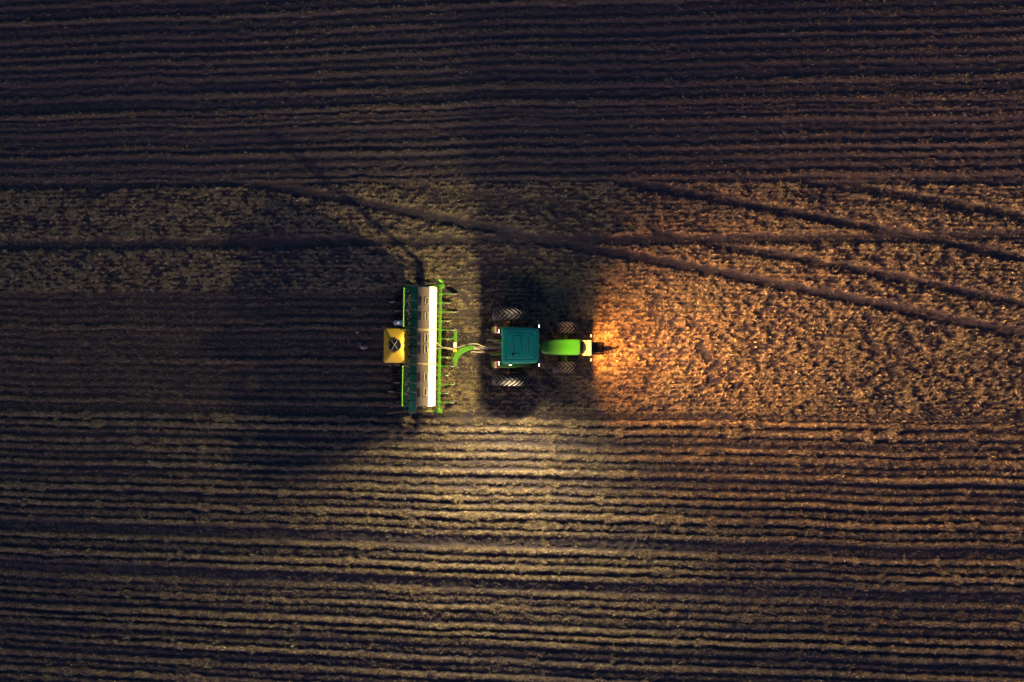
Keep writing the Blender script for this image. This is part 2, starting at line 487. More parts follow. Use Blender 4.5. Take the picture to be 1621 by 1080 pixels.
# ------------------------------------------------------------------ lamps
def add_light(name, parent, loc, col, watts, face, tilt, p=1.5, cap=0.06, az_k=0.0, soft=0.06, floor=0.35, radius=0.04, az_dir=None):
    """a work lamp's light: beam profile given by direction. face = horizontal facing (x,y);
    tilt = degrees the lower cut-off stands out from straight down; p = how much the beam favours the far field"""
    ld = bpy.data.lights.new(name, 'POINT')
    ld.energy = watts; ld.color = col; ld.shadow_soft_size = radius
    ld.use_nodes = True
    nt = ld.node_tree; n = nt.nodes; l = nt.links
    em = n['Emission']
    tc = n.new('ShaderNodeTexCoord')
    d = tc.outputs['Normal']
    f = Vector((face[0], face[1], 0)).normalized()
    cut = Vector((f.x * math.cos(R(tilt)), f.y * math.cos(R(tilt)), math.sin(R(tilt))))
    def dot(v):
        k = n.new('ShaderNodeVectorMath'); k.operation = 'DOT_PRODUCT'; k.inputs[1].default_value = v
        l.new(d, k.inputs[0]); return k.outputs['Value']
    def math_(op, a, b=None, clamp=False):
        k = n.new('ShaderNodeMath'); k.operation = op; k.use_clamp = clamp
        for i, s in enumerate((a, b)):
            if s is None: continue
            if isinstance(s, (int, float)): k.inputs[i].default_value = s
            else: l.new(s, k.inputs[i])
        return k.outputs[0]
    mr = n.new('ShaderNodeMapRange'); mr.interpolation_type = 'SMOOTHSTEP'
    mr.inputs['From Min'].default_value = 0.0; mr.inputs['From Max'].default_value = soft
    l.new(dot(tuple(cut)), mr.inputs['Value'])
    c = math_('MAXIMUM', dot((0, 0, -1)), cap)
    batw = math_('POWER', c, -p)
    up = n.new('ShaderNodeMapRange'); up.interpolation_type = 'SMOOTHSTEP'
    up.inputs['From Min'].default_value = -0.02; up.inputs['From Max'].default_value = 0.05
    l.new(dot((0, 0, -1)), up.inputs['Value'])
    fa = f if az_dir is None else Vector((az_dir[0], az_dir[1], 0)).normalized()
    az = math_('MAXIMUM', dot(tuple(fa)), 0.0)
    azp = math_('POWER', az, az_k) if az_k > 0 else 1.0
    azm = math_('ADD', math_('MULTIPLY', azp, 1 - floor), floor)
    s = math_('MULTIPLY', math_('MULTIPLY', mr.outputs[0], up.outputs[0]), math_('MULTIPLY', batw, azm))
    l.new(s, em.inputs['Strength'])
    o = link(bpy.data.objects.new(name, ld))
    o.parent = parent; o.location = loc
    return o

# ------------------------------------------------------------------ tractor
TO = P(808, 549.5, 0)
tractor = link(bpy.data.objects.new('tractor', None))
tractor.location = TO
tag(tractor, 'green tractor with skylight-tinted teal cab roof and lit work lamps pulling the seed drill', 'tractor')
def T(px, py, z):
    return P(px, py, z) - TO

def wheel(name, loc, r, w, lugs, rim_r):
    e = link(bpy.data.objects.new(name, None)); e.parent = tractor; e.location = loc
    hw = w / 2
    prof = [(rim_r, -hw * 0.78), (rim_r + 0.08, -hw * 0.95), ((r + rim_r) / 2, -hw * 1.03), (r - 0.13, -hw), (r - 0.06, -hw * 0.86), (r - 0.035, -hw * 0.4),
            (r - 0.03, 0), (r - 0.035, hw * 0.4), (r - 0.06, hw * 0.86), (r - 0.13, hw), ((r + rim_r) / 2, hw * 1.03), (rim_r + 0.08, hw * 0.95), (rim_r, hw * 0.78)]
    MB().lathe(prof, 'y', 48).build('tyre', 'rubber', e)
    # chevron lugs, apex forward on top of the wheel
    m = MB(); bm = m.bm
    def surf(t, y, dr):
        a = abs(y) / hw
        rr_ = r - 0.035 - 0.035 * max(0, a - 0.4) ** 2 * 3 + dr
        return Vector((rr_ * math.sin(t), y, rr_ * math.cos(t)))
    lw = 0.028 / r
    for k in range(lugs):
        for s in (-1, 1):
            t0 = 2 * math.pi * (k + (0.5 if s > 0 else 0)) / lugs
            rings = []
            for j in range(5):
                u = j / 4
                y = s * (0.02 + u * hw * 0.96)
                t = t0 - u * 0.30 / r * (0.5 + 0.5 * u) * 1.2
                wd = lw * (1.0 + 0.35 * u)
                rings.append([surf(t - wd * 1.25, y, -0.02), surf(t - wd, y, 0.045), surf(t + wd, y, 0.045), surf(t + wd * 1.25, y, -0.02)])
            m.loft(rings)
    m.build('tread_lugs', 'lug', e, smooth=False)
    rp = [(0.10, -0.10), (rim_r * 0.55, -0.10), (rim_r * 0.85, -hw * 0.55), (rim_r + 0.015, -hw * 0.8), (rim_r + 0.015, hw * 0.8), (rim_r * 0.85, hw * 0.55), (rim_r * 0.55, 0.10), (0.10, 0.10)]
    rim = MB().lathe(rp, 'y', 32).cyl((0, -0.16, 0), (0, 0.16, 0), 0.13, n=16)
    for k in range(8):
        a = 2 * math.pi * k / 8
        rim.cyl((0.2 * math.cos(a), -0.13, 0.2 * math.sin(a)), (0.2 * math.cos(a), 0.13, 0.2 * math.sin(a)), 0.02, n=6)
    rim.build('rim', 'yellow', e)
    return e
RW, FW = 0.93, 0.66
rear_y, front_y = 1.66, 1.01
FAX = 2.86
for s in (1, -1): wheel('rear_wheel', (0, s * rear_y, RW), RW, 0.56, 22, 0.52)
for s in (1, -1): wheel('front_wheel', (FAX, s * front_y, FW), FW, 0.56, 18, 0.36)

# chassis and axles
m = MB()
m.box((1.2, 0, 0.85), (3.2, 0.5, 0.5), 0.06)
m.box((0.0, 0, 0.93), (0.6, 0.7, 0.7), 0.08)
m.box((2.95, 0, 0.78), (0.8, 0.42, 0.4), 0.05)
m.build('chassis', 'black', tractor)
m = MB(); m.cyl((0, -1.62, RW), (0, 1.62, RW), 0.11, n=16)
for s in (-1, 1): m.cyl((0, s * 0.35, RW), (0, s * 0.95, RW), 0.22, 0.15, n=16)
m.build('rear_axle', 'black', tractor)
m = MB(); m.cyl((FAX, -0.9, FW), (FAX, 0.9, FW), 0.10, n=14); m.box((FAX, 0, FW), (0.3, 0.5, 0.3), 0.05)
for s in (-1, 1):
    m.box((FAX, s * 0.72, FW), (0.24, 0.18, 0.34), 0.05)
    m.cyl((FAX - 0.18, s * 0.25, FW + 0.05), (FAX - 0.18, s * 0.70, FW + 0.05), 0.04, n=8)
m.build('front_axle', 'green', tractor)

# cab
zc = 2.86
rx0, rx1 = T(794, 0, zc).x, T(853.5, 0, zc).x
ry0, ry1 = T(0, 576.5, zc).y, T(0, 518, zc).y
def roof_outline(ins, fr=0.0):
    pts = []
    x0, x1, y0, y1 = rx0 + ins, rx1 - ins, ry0 + ins, ry1 - ins
    for (cx, cy, a0, r) in ((x1, y1, 0, 0.26), (x0, y1, 90, 0.17), (x0, y0, 180, 0.17), (x1, y0, 270, 0.26)):
        r = max(0.04, r - ins * 0.5)
        ox = cx - r if cx == x1 else cx + r
        oy = cy - r if cy == y1 else cy + r
        for k in range(7):
            a = R(a0 + 90 * k / 6)
            X, Y = ox + r * math.cos(a), oy + r * math.sin(a)
            t = (X - rx0) / (rx1 - rx0)
            Y = (Y - (y0 + y1) / 2) * (1.0 - 0.05 * t * t) + (y0 + y1) / 2
            pts.append((X, Y))
    return pts
m = MB()
rings = [[(x, y, z) for x, y in roof_outline(i)] for i, z in ((0.10, 2.62), (0.0, 2.66), (0.0, 2.76), (0.03, 2.82), (0.10, 2.855), (0.19, 2.868), (0.21, 2.85), (0.235, 2.85), (0.26, 2.875), (0.45, 2.89), (0.7, 2.895))]
m.loft(rings)
roof = m.build('cab_roof', 'roof_green_skylit', tractor)
m = MB()
cxr = (rx0 + rx1) / 2
yr = (ry0 + ry1) / 2
# two raised ribs and a hatch border on the roof
for (x0, x1, y0, y1) in ((-0.40, -0.34, -0.42, 0.40), (-0.02, 0.04, -0.48, 0.48), (0.34, 0.39, -0.38, 0.38)):
    m.box((cxr + (x0 + x1) / 2, yr + (y0 + y1) / 2, 2.898), (x1 - x0, y1 - y0, 0.035), 0.012)
for s in (-1, 1): m.box((cxr - 0.18, yr + s * 0.43, 2.896), (0.40, 0.05, 0.03), 0.012)
m.build('roof_rib', 'roof_green_skylit', roof)
MB().box((cxr - 0.36, yr - 0.42, 2.905), (0.10, 0.13, 0.05), 0.02).build('roof_vent', 'black', roof)
# cab body under the roof
cx0, cx1, cw = rx0 + 0.12, rx1 - 0.16, 0.74
m = MB()
posts = [((cx0, s * cw, 1.35), (cx0 + 0.08, s * (cw - 0.03), 2.66)) for s in (-1, 1)] + [((cx1 - 0.02, s * (cw - 0.10), 1.1), (cx1 - 0.08, s * (cw - 0.06), 2.66)) for s in (-1, 1)] + [((0.45, s * cw, 1.0), (0.45, s * (cw - 0.02), 2.66)) for s in (-1, 1)]
for a, b in posts: m.cyl(a, b, 0.045, n=8)
m.box(((cx0 + cx1) / 2, 0, 1.05), (cx1 - cx0, 1.44, 0.12), 0.03)
m.build('cab_frame', 'black', tractor)
gl = [((cx0, -cw, 1.4), (cx0, cw, 1.4), (cx0 + 0.08, cw - .03, 2.64), (cx0 + 0.08, -cw + .03, 2.64)),
      ((cx1 - .02, -cw + .1, 1.15), (cx1 - .02, cw - .1, 1.15), (cx1 - .08, cw - .06, 2.64), (cx1 - .08, -cw + .06, 2.64))]
for s in (-1, 1):
    gl.append(((cx0, s * cw, 1.4), (0.45, s * cw, 1.15), (0.45, s * (cw - .02), 2.64), (cx0 + .08, s * (cw - .03), 2.64)))
    gl.append(((0.45, s * cw, 1.15), (cx1 - .02, s * (cw - .1), 1.15), (cx1 - .08, s * (cw - .06), 2.64), (0.45, s * (cw - .02), 2.64)))
for q in gl:
    m = MB(); V = [Vector(p) for p in q]
    nn = (V[1] - V[0]).cross(V[3] - V[0]).normalized() * 0.008
    m.loft([[v + nn for v in V], [v - nn for v in V]])
    m.build('cab_window', 'glass', tractor, smooth=False)
m = MB()
m.box((0.25, 0, 1.35), (0.5, 0.5, 0.14), 0.05); m.box((0.02, 0, 1.75), (0.14, 0.48, 0.75), 0.05)
m.build('seat', 'black', tractor)
m = MB(); m.cyl((0.95, 0, 1.15), (0.82, 0, 1.75), 0.035, n=8)
m.lathe([(0.18, -0.015), (0.21, -0.015), (0.21, 0.015), (0.18, 0.015)], 'z', 20, (0.80, 0, 1.77)); m.box((0.8, 0, 1.77), (0.38, 0.03, 0.02))
m.build('steering_wheel', 'black', tractor)

# rear fenders
for s in (1, -1):
    m = MB(); rings = []
    yi, yo = s * 0.74, s * 1.03
    for k in range(13):
        a = R(-62 + 128 * k / 12)
        r = RW + 0.13
        x = r * math.sin(a) + 0.02; z = RW + r * math.cos(a) * 0.98
        x2 = (r + 0.03) * math.sin(a) + 0.02; z2 = RW + (r + 0.03) * math.cos(a) * 0.98
        taper = 0.0 if x < 0.3 else (x - 0.3) * 0.18 * s
        rings.append([(x, yi, z), (x, yo - taper, z - 0.02), (x2, yo - taper, z2 - 0.03), (x2, yo - taper - s * 0.05, z2), (x2, yi, z2)])
    m.loft(rings)
    m.build('fender', 'green', tractor)
    # inner fender skirt
    m = MB(); m.box((0.0, s * 0.73, 1.35), (1.1, 0.03, 0.75), 0.01); m.build('fender_skirt', 'black', tractor)
    # tail lamp cluster on the fender's rear edge
    tl = MB(); bx_ = T(788.5, 0, 1.72).x
    tl.box((bx_ + 0.02, s * 0.885, 1.63), (0.22, 0.36, 0.16), 0.03)
    tl = tl.build('tail_lamp', 'red_plastic', tractor)
    MB().box((bx_ + 0.03, s * 0.86, 1.70), (0.19, 0.27, 0.07), 0.03).build('lens', 'lens_tail', tl)
    MB().box((bx_ - 0.12, s * 0.89, 1.66), (0.10, 0.34, 0.14), 0.02).build('red_lens', 'lens_red', tl)
    # amber flasher on a bracket above the tyre
    am = MB().box((T(804, 0, 1.9).x, s * 1.27, 1.905), (0.16, 0.07, 0.09), 0.02).build('turn_lamp', 'amber', tractor)
    m = MB(); m.cyl((-0.05, s * 0.98, 1.9), (-0.05, s * 1.27, 1.86), 0.018, n=6); m.cyl((0.02, s * 1.27, 1.87), (0.32, s * 1.25, 1.87), 0.018, n=6)
    m.build('turn_lamp_bracket', 'rust', tractor)
    # platform boxes beside the engine
    px_, py_ = ((860.5, 522) if s > 0 else (857.5, 570.5))
    p = T(px_, py_, 1.25)
    m = MB(); m.box((p.x, p.y, 0.95), (0.24, 0.40, 0.62), 0.05); m.build('fuel_tank' if s > 0 else 'battery_box', 'dark_grey', tractor)
    # steps
    m = MB()
    for k in range(3): m.box((p.x - 0.28, s * (0.86 + 0.07 * (2 - k)), 0.45 + 0.27 * k), (0.34, 0.20, 0.03), 0.008)
    m.box((p.x - 0.46, s * 0.86, 0.75), (0.03, 0.22, 0.7)); m.build('step', 'black', tractor)
    # mirror on its arm
    q = T(852, 517 if s > 0 else 578, 2.45)
    m = MB(); m.tube([(cx1 - .06, s * (cw - .06), 2.45), (cx1 + 0.05, s * (cw + 0.12), 2.47), (q.x + 0.02, q.y + s * 0.22, 2.45)], 0.014, 6)
    m.box((q.x + 0.02, q.y + s * 0.24, 2.28), (0.06, 0.20, 0.36), 0.02); m.build('mirror', 'black', tractor)

# hood
m = MB(); rings = []
hx0, hx1 = T(856, 0, 1.85).x, T(919, 0, 1.75).x
for t, hw, zt in ((0.0, 0.30, 1.86), (0.03, 0.335, 1.90), (0.15, 0.365, 1.905), (0.45, 0.40, 1.87), (0.75, 0.405, 1.80), (0.93, 0.40, 1.745), (0.985, 0.385, 1.72), (1.0, 0.36, 1.68)):
    x = hx0 + (hx1 - hx0) * t
    ring = [(x, -hw, 1.05)]
    for k in range(13):
        a = math.pi * k / 12
        cc, ss = math.cos(a), math.sin(a)
        ring.append((x, -hw * math.copysign(abs(cc) ** 0.42, cc), 1.28 + (zt - 1.28) * abs(ss) ** 0.40))
    ring.append((x, hw, 1.05))
    rings.append(ring)
m.loft(rings)
hood = m.build('hood', 'hood_green', tractor)
m = MB()
for s in (-1, 1):
    m.box(((hx0 + hx1) / 2, s * 0.408, 1.38), (hx1 - hx0 - 0.4, 0.012, 0.26), 0.004)
m.build('side_grille', 'black', hood)
MB().box((hx1 + 0.03, 0, 1.36), (0.08, 0.70, 0.58), 0.03).build('front_grille', 'black', hood)
MB().box((hx0 + 0.02, 0, 1.40), (0.16, 0.85, 0.9), 0.03).build('cowl', 'black', tractor)
# exhaust cap between cab and hood
q = T(851.5, 548.5, 2.25)
m = MB(); m.cyl((q.x, q.y, 1.7), (q.x, q.y, 2.15), 0.07, n=12)
ex = m.build('exhaust_stack', 'black', tractor)
MB().box((q.x, q.y, 2.21), (0.25, 0.27, 0.12), 0.04).build('exhaust_cap', 'brown', ex)
# nose: cream weight carrier and dark suitcase weights
q0, q1 = T(923.5, 0, 1.55).x, T(936.5, 0, 1.55).x
yc = T(0, 551.0, 1.55).y
for xa, xb in ((q0, (q0 + q1) / 2 - 0.012), ((q0 + q1) / 2 + 0.012, q1)):
    MB().box(((xa + xb) / 2, yc, 1.14), (xb - xa, 0.78, 0.84), 0.03).build('nose_guard', 'cream', tractor)
w0, w1 = T(939, 0, 0.9).x, T(957, 0, 0.7).x
for k in range(6):
    m = MB(); y = yc - 0.03 + (k - 2.5) * 0.112
    m.prism([(w0, 0.30), (w1 - 0.05, 0.27), (w1, 0.40), (w1 - 0.02, 0.68), (w1 - 0.2, 0.77), (w0 + 0.22, 0.76), (w0, 0.80)], 'y', y - 0.046, y + 0.046)
    m.build('suitcase_weight', 'iron', tractor, smooth=False)
MB().box(((q0 + w0) / 2, yc, 0.62), (w0 - q0 + 0.5, 0.5, 0.20), 0.03).build('weight_bracket', 'iron', tractor)

# three-point hitch and hoses behind the cab
for s in (-1, 1):
    m = MB()
    m.tube([(-0.25, s * 0.32, 0.85), (-0.8, s * 0.38, 0.62), (-1.05, s * 0.38, 0.58)], 0.045, 8)
    m.cyl((-0.35, s * 0.33, 1.25), (-0.72, s * 0.37, 0.66), 0.03, n=8)
    m.build('lift_arm', 'green', tractor)
m = MB(); m.box((-0.8, 0, 0.48), (1.1, 0.12, 0.06), 0.01); m.build('drawbar', 'steel', tractor)

# lamps
def lamp(name, loc, face, lens_mat, size=(0.10, 0.17, 0.11)):
    f = Vector((face[0], face[1], 0)).normalized()
    rot = Matrix.Rotation(math.atan2(f.y, f.x), 4, 'Z')
    h = MB().box(loc, size, 0.02, rot).build(name, 'black', tractor)
    MB().box(Vector(loc) + f * (size[0] / 2 + 0.006), (0.025, size[1] * 0.9, size[2] * 0.9), 0.008, rot).build('lens', lens_mat, h)
    return h, Vector(loc) + f * (size[0] / 2 + 0.09)
WARM = (1.0, 0.79, 0.35)
RL = T(791, 0, 2.72).x
for s in (1, -1):
    h, p = lamp('work_or_fill_lamp', (RL + 0.02, s * 0.80, 2.70), (-1, 0), 'lens_warm')
    add_light('rear_beam', h, p, WARM, 860, (-1, 0), 17, p=0.84, az_k=2.5, floor=0.2, soft=0.16, radius=0.025, az_dir=(-1, s * 0.75))
    q = T(851.5, 516.5 if s > 0 else 578, 2.66)
    h, p = lamp('work_or_fill_lamp', (q.x, q.y, 2.66), (1, 0), 'lens_warm', (0.10, 0.15, 0.12))
    add_light('front_beam', h, p, (1.0, 0.57, 0.25), 1300, (1, 0), 22, p=1.58, az_k=7.5, floor=0.05, soft=0.75)
    q = T(935.5, 0, 0.62).x
    h, p = lamp('headlamp', (q - 0.06, yc + s * 0.62, 0.64), (1, 0), 'lens_orange', (0.10, 0.15, 0.13))
    MB().tube([(hx1 - 0.05, s * 0.15, 0.72), (hx1 + 0.15, s * 0.35, 0.64), (q - 0.1, yc + s * 0.60, 0.63)], 0.025, 6).build('bracket', 'black', h)
    add_light('head_beam', h, p, (1.0, 0.34, 0.06), 390, (1, 0), 2, p=1.25, az_k=4.0, floor=0.2, soft=0.42)
# side work lamp under the roof's right edge
q = T(808, 577, 2.78)
h, p = lamp('work_or_fill_lamp', (q.x, q.y + 0.02, 2.75), (0, -1), 'lens_warm', (0.10, 0.15, 0.12))
add_light('side_beam', h, p, (1.0, 0.80, 0.45), 4600, (0.02, -1), 33, p=0.8, az_k=1.7, floor=0.28, soft=0.7, radius=0.10)
h, p = lamp('work_or_fill_lamp', (q.x, -q.y - 0.05, 2.58), (0, 1), 'lens_warm', (0.10, 0.15, 0.12))  # added fill lamp, brightens the dark ground left of the cab
add_light('side_beam', h, p, (1.0, 0.80, 0.50), 440, (0.1, 1), 33, p=0.9, az_k=1.5, floor=0.08, soft=0.8, radius=0.2)

# ------------------------------------------------------------------ seed drill
DO = P(676, 551, 0)
drill = link(bpy.data.objects.new('seed_drill', None))
drill.location = DO
drill.rotation_euler = (0, 0, R(-0.9))
tag(drill, 'wide green seed drill with long beige hopper and yellow tank hitched behind the tractor', 'seed drill')
def D(px, py, z): return P(px, py, z) - DO
# hopper: three lidded sections
ztop = 1.86
xa, xe, xf = D(661, 0, ztop).x, D(679.5, 0, ztop).x, D(690, 0, 1.35).x
secs = [(454, 521.2), (522.8, 575.2), (576.8, 643)]
for i, (y0, y1) in enumerate(secs):
    Y0, Y1 = D(0, y1, 1.6).y, D(0, y0, 1.6).y
    m = MB()
    m.prism([(xa, 1.2), (xa, ztop - 0.06), (xa + 0.05, ztop - 0.02), (xe - 0.02, ztop - 0.02), (xf, 1.40), (xf, 1.22), (xf - 0.35, 0.85), (xa + 0.22, 0.85)], 'y', Y0, Y1)
    hp = m.build('hopper_section', 'hopper_face_lit', drill, smooth=False)
    # lid with a low curved crown
    m = MB(); rings = []
    for k in range(9):
        t = k / 8; x = xa - 0.015 + (xe - xa) * t
        z = ztop - 0.02 + 0.045 * math.sin(math.pi * (0.12 + 0.80 * t))
        rings.append([(x, Y0 + 0.02, z - 0.03), (x, Y1 - 0.02, z - 0.03), (x, Y1 - 0.03, z), (x, Y0 + 0.03, z)])
    m.loft(rings); m.build('lid', 'hopper', hp)
    slots = {0: (477.5, 500.5), 1: (535, 553), 2: (596.5, 620.5)}[i]
    for sy in slots:
        yy = D(0, sy, ztop).y
        MB().box((xa + 0.15, yy, ztop + 0.02), (0.13, 0.42, 0.06), 0.012).build('lid_latch', 'slot', hp)
        m = MB(); xx = xa + 0.42
        m.box((xx - 0.07, yy, ztop + 0.022), (0.03, 0.44, 0.03), 0.008); m.box((xx + 0.07, yy, ztop + 0.016), (0.03, 0.44, 0.03), 0.008)
        for s in (-1, 1): m.box((xx, yy + s * 0.205, ztop + 0.022), (0.11, 0.03, 0.03), 0.008)
        m.build('lid_handle', 'handle', hp)
for sy in (522, 576):
    yy = D(0, sy, ztop).y
    m = MB(); m.prism([(xa - 0.02, ztop + 0.005), (xa + 0.3, ztop + 0.05), (xe - 0.02, ztop + 0.01), (xf + 0.015, 1.40), (xf + 0.015, 1.2), (xa, 1.2)], 'y', yy - 0.022, yy + 0.022)
    m.build('hopper_strap', 'seam', drill, smooth=False)
# catwalk behind the hopper
wx0, wx1 = D(648.5, 0, 1.0).x, D(660, 0, 1.0).x
wy0, wy1 = D(0, 655, 1.0).y, D(0, 451, 1.0).y
gy0, gy1 = D(0, 577.5, 1.0).y, D(0, 521, 1.0).y
for a, b in ((wy0, gy0), (gy1, wy1)):
    m = MB(); m.box(((wx0 + wx1) / 2, (a + b) / 2, 0.98), (wx1 - wx0, b - a - 0.01, 0.06), 0.01)
    for k in range(int((b - a) / 0.45)):
        m.box(((wx0 + wx1) / 2, a + 0.25 + 0.45 * k, 1.013), (wx1 - wx0 - 0.05, 0.03, 0.012))
    m.build('catwalk', 'deck_green_skylit', drill)
m = MB(); m.box(((wx0 + wx1) / 2, (gy0 + gy1) / 2, 0.97), (wx1 - wx0, gy1 - gy0, 0.03))
gr = m.build('catwalk_grate', 'deck_green_skylit', drill)
m = MB()
for i in range(4):
    for j in range(15):
        m.box((wx0 + 0.06 + i * 0.088 + (0.03 if j % 2 else 0), gy0 + 0.08 + j * 0.119, 0.995), (0.03, 0.055, 0.025), 0.006, Matrix.Rotation(R(45 if (i + j) % 2 else -45), 4, 'Z'), 1)
tag(m.build('tread_stud', 'worn', gr), kind='stuff')
m = MB(); ed = wx1 + 0.02
m.box((ed, 0, 1.03), (0.03, wy1 - wy0 - 0.1, 0.10), 0.006); m.build('catwalk_edge', 'seam', drill)
# rear hand rails
for y0, y1 in ((456, 517), (580, 643)):
    Y0, Y1 = D(0, y1, 1.75).y, D(0, y0, 1.75).y
    x = D(637.8, 0, 1.75).x
    m = MB()
    m.tube([(x + 0.08, Y0, 0.95), (x + 0.05, Y0, 1.6), (x, Y0 + 0.02, 1.74), (x, Y0 + 0.12, 1.77), (x, (Y0 + Y1) / 2, 1.77), (x, Y1 - 0.12, 1.77), (x, Y1 - 0.02, 1.74), (x + 0.05, Y1, 1.6), (x + 0.08, Y1, 0.95)], 0.034, 8)
    m.cyl((x + 0.03, Y0 + 0.02, 1.2), (x + 0.03, Y1 - 0.02, 1.2), 0.022, n=8)
    for Y in (Y0, Y1): m.box((x + 0.16, Y, 0.95), (0.36, 0.06, 0.06), 0.01)
    m.build('hand_rail', 'green', drill)
# main frame beams
m = MB()
bx0 = D(696, 0, 0.8).x
by0, by1 = D(0, 653, 0.8).y, D(0, 450, 0.8).y
m.box((bx0, (by0 + by1) / 2, 0.80), (0.14, by1 - by0, 0.14), 0.02)
fb = m.build('front_beam', 'green', drill)
m = MB(); m.box((D(643, 0, 0.8).x, (by0 + by1) / 2, 0.72), (0.12, by1 - by0, 0.12), 0.02)
m.box((D(668, 0, 0.8).x, (by0 + by1) / 2, 0.70), (0.12, by1 - by0, 0.12), 0.02)
m.build('rear_beam', 'deck_green_skylit', drill)
for sy in (452, 521, 577, 651):
    m = MB(); yy = D(0, sy, 0.8).y
    m.box(((bx0 + D(640, 0, .8).x) / 2, yy, 0.84), (bx0 - D(640, 0, .8).x, 0.08, 0.12), 0.015)
    m.build('cross_member', 'green', drill)
# end brackets
for sy, s in ((452.5, 1), (650.5, -1)):
    m = MB(); yy = D(0, sy, 1.0).y
    m.box((bx0 + 0.05, yy, 0.92), (0.30, 0.22, 0.16), 0.02)
    m.box((bx0 - 0.18, yy + s * 0.04, 1.02), (0.42, 0.07, 0.08), 0.015, Matrix.Rotation(R(-14 * s), 4, 'Z'))
    m.cyl((bx0 - 0.35, yy, 0.95), (bx0 - 1.05, yy - s * 0.05, 1.0), 0.035, n=8)
    m.box((bx0 + 0.02, yy - s * 0.12, 1.1), (0.09, 0.06, 0.3), 0.015)
    m.build('end_bracket', 'green', drill)
    m = MB(); m.tube([(bx0 - 0.30, yy + s * 0.02, 1.15), (bx0 - 1.1, yy - s * 0.03, 1.5), (bx0 - 1.7, yy, 1.62), (bx0 - 2.3, yy + s * 0.08, 1.45), (bx0 - 2.6, yy + s * 0.16, 1.2)], 0.028, 6)
    m.build('linkage_rod', 'rust', drill)
    # wheel at the end of the frame
    e = MB(); e.lathe([(0.20, -0.10), (0.37, -0.12), (0.42, -0.06), (0.42, 0.06), (0.37, 0.12), (0.20, 0.10)], 'y', 28, (bx0 - 1.1, yy - s * 0.34, 0.42))
    w = e.build('gauge_wheel', 'rubber', drill)
    MB().lathe([(0.04, -0.04), (0.21, -0.08), (0.21, 0.08), (0.04, 0.04)], 'y', 20, (bx0 - 1.1, yy - s * 0.34, 0.42)).build('rim', 'yellow', w)
# folded row marker standing at the far end
q = D(697, 445, 1.2)
m = MB(); m.box((q.x, q.y, 0.95), (0.12, 0.10, 0.3), 0.015); m.cyl((q.x, q.y, 0.9), (q.x - 0.06, q.y + 0.02, 2.05), 0.075, 0.06, n=8)
m.cyl((q.x - 0.06, q.y + 0.02, 1.95), (q.x - 0.22, q.y + 0.02, 1.75), 0.03, n=8)
m.build('row_marker', 'green', drill)

# row units
def row_unit(sy, long_, k):
    e = link(bpy.data.objects.new('row_unit', None)); e.parent = drill
    yy = D(0, sy, 0.7).y
    e.location = (0, yy, 0)
    xl = D(717 if long_ else 708, 0, 0.75).x
    m = MB(); m.box(((bx0 + xl) / 2, 0, 0.78), (xl - bx0, 0.055 if long_ else 0.045, 0.07), 0.012)
    m.box((bx0, 0, 0.80), (0.20, 0.13, 0.19), 0.02)
    m.cyl((xl - 0.05, 0, 0.78), (xl + 0.02, 0, 0.3), 0.03, n=8)
    m.build('coulter_arm', 'green', e)
    m = MB(); m.lathe([(0.0, -0.006), (0.23, -0.003), (0.23, 0.003), (0.0, 0.006)], 'y', 28, (xl + 0.06, 0.045, 0.24)); m.cyl((xl + 0.06, 0.0, 0.24), (xl + 0.06, 0.09, 0.24), 0.05, n=10)
    m.build('coulter_disc', 'steel', e)
    m = MB(); m.tube([(xl - 0.14, 0.02, 0.86), (xl + 0.02, -0.02, 0.84), (xl + 0.12, 0.02, 0.70)], 0.022, 6); m.build('spring', 'steel', e)
    # opener, hose, press wheel behind
    xr = D(632 - (9 if k % 2 else 0), 0, 0.5).x
    m = MB(); m.box((D(655, 0, .5).x, 0, 0.50), (0.9, 0.05, 0.08), 0.01); m.cyl((D(662, 0, .5).x, 0, 0.5), (D(658, 0, .5).x, 0, 0.08), 0.035, n=6)
    m.cyl((D(643, 0, .5).x, 0, 0.5), (xr, 0, 0.30), 0.025, n=6); m.build('press_arm', 'black', e)
    m = MB(); m.lathe([(0.05, -0.03), (0.18, -0.045), (0.22, 0.0), (0.18, 0.045), (0.05, 0.03)], 'y', 24, (xr - 0.05, 0, 0.22)); m.build('press_wheel', 'rubber', e)
    m = MB(); m.tube([(D(662, 0, 1).x, 0.03, 1.15), (D(652, 0, 1).x, 0.10, 1.10 + 0.12 * (k % 3)), (D(645.5, 0, 1).x, 0.04, 1.38 + 0.14 * (k % 3)), (D(643, 0, 1).x, -0.03, 1.2), (D(648, 0, 1).x, 0, 0.5)], 0.022, 6); m.build('seed_hose', 'worn' if k % 3 else 'black', e)
    m = MB(); m.box((D(645.3, 0, 1.5).x, 0.06, 1.56), (0.06, 0.12 + 0.07 * (k % 3), 0.06), 0.01, Matrix.Rotation(R((k * 37) % 50 - 25), 4, 'Z')); m.build('clamp', 'worn', e)
    if k in (1, 2, 8, 10, 11):
        m = MB(); m.box((xr - 0.1, 0.03, 0.47), (0.30, 0.05, 0.04), 0.01, Matrix.Rotation(R((k * 23) % 30 - 15), 4, 'Z')); m.build('depth_lever', 'worn', e)
    return e
for k in range(13): row_unit(465 + 14.3 * k, k % 2 == 0, k)

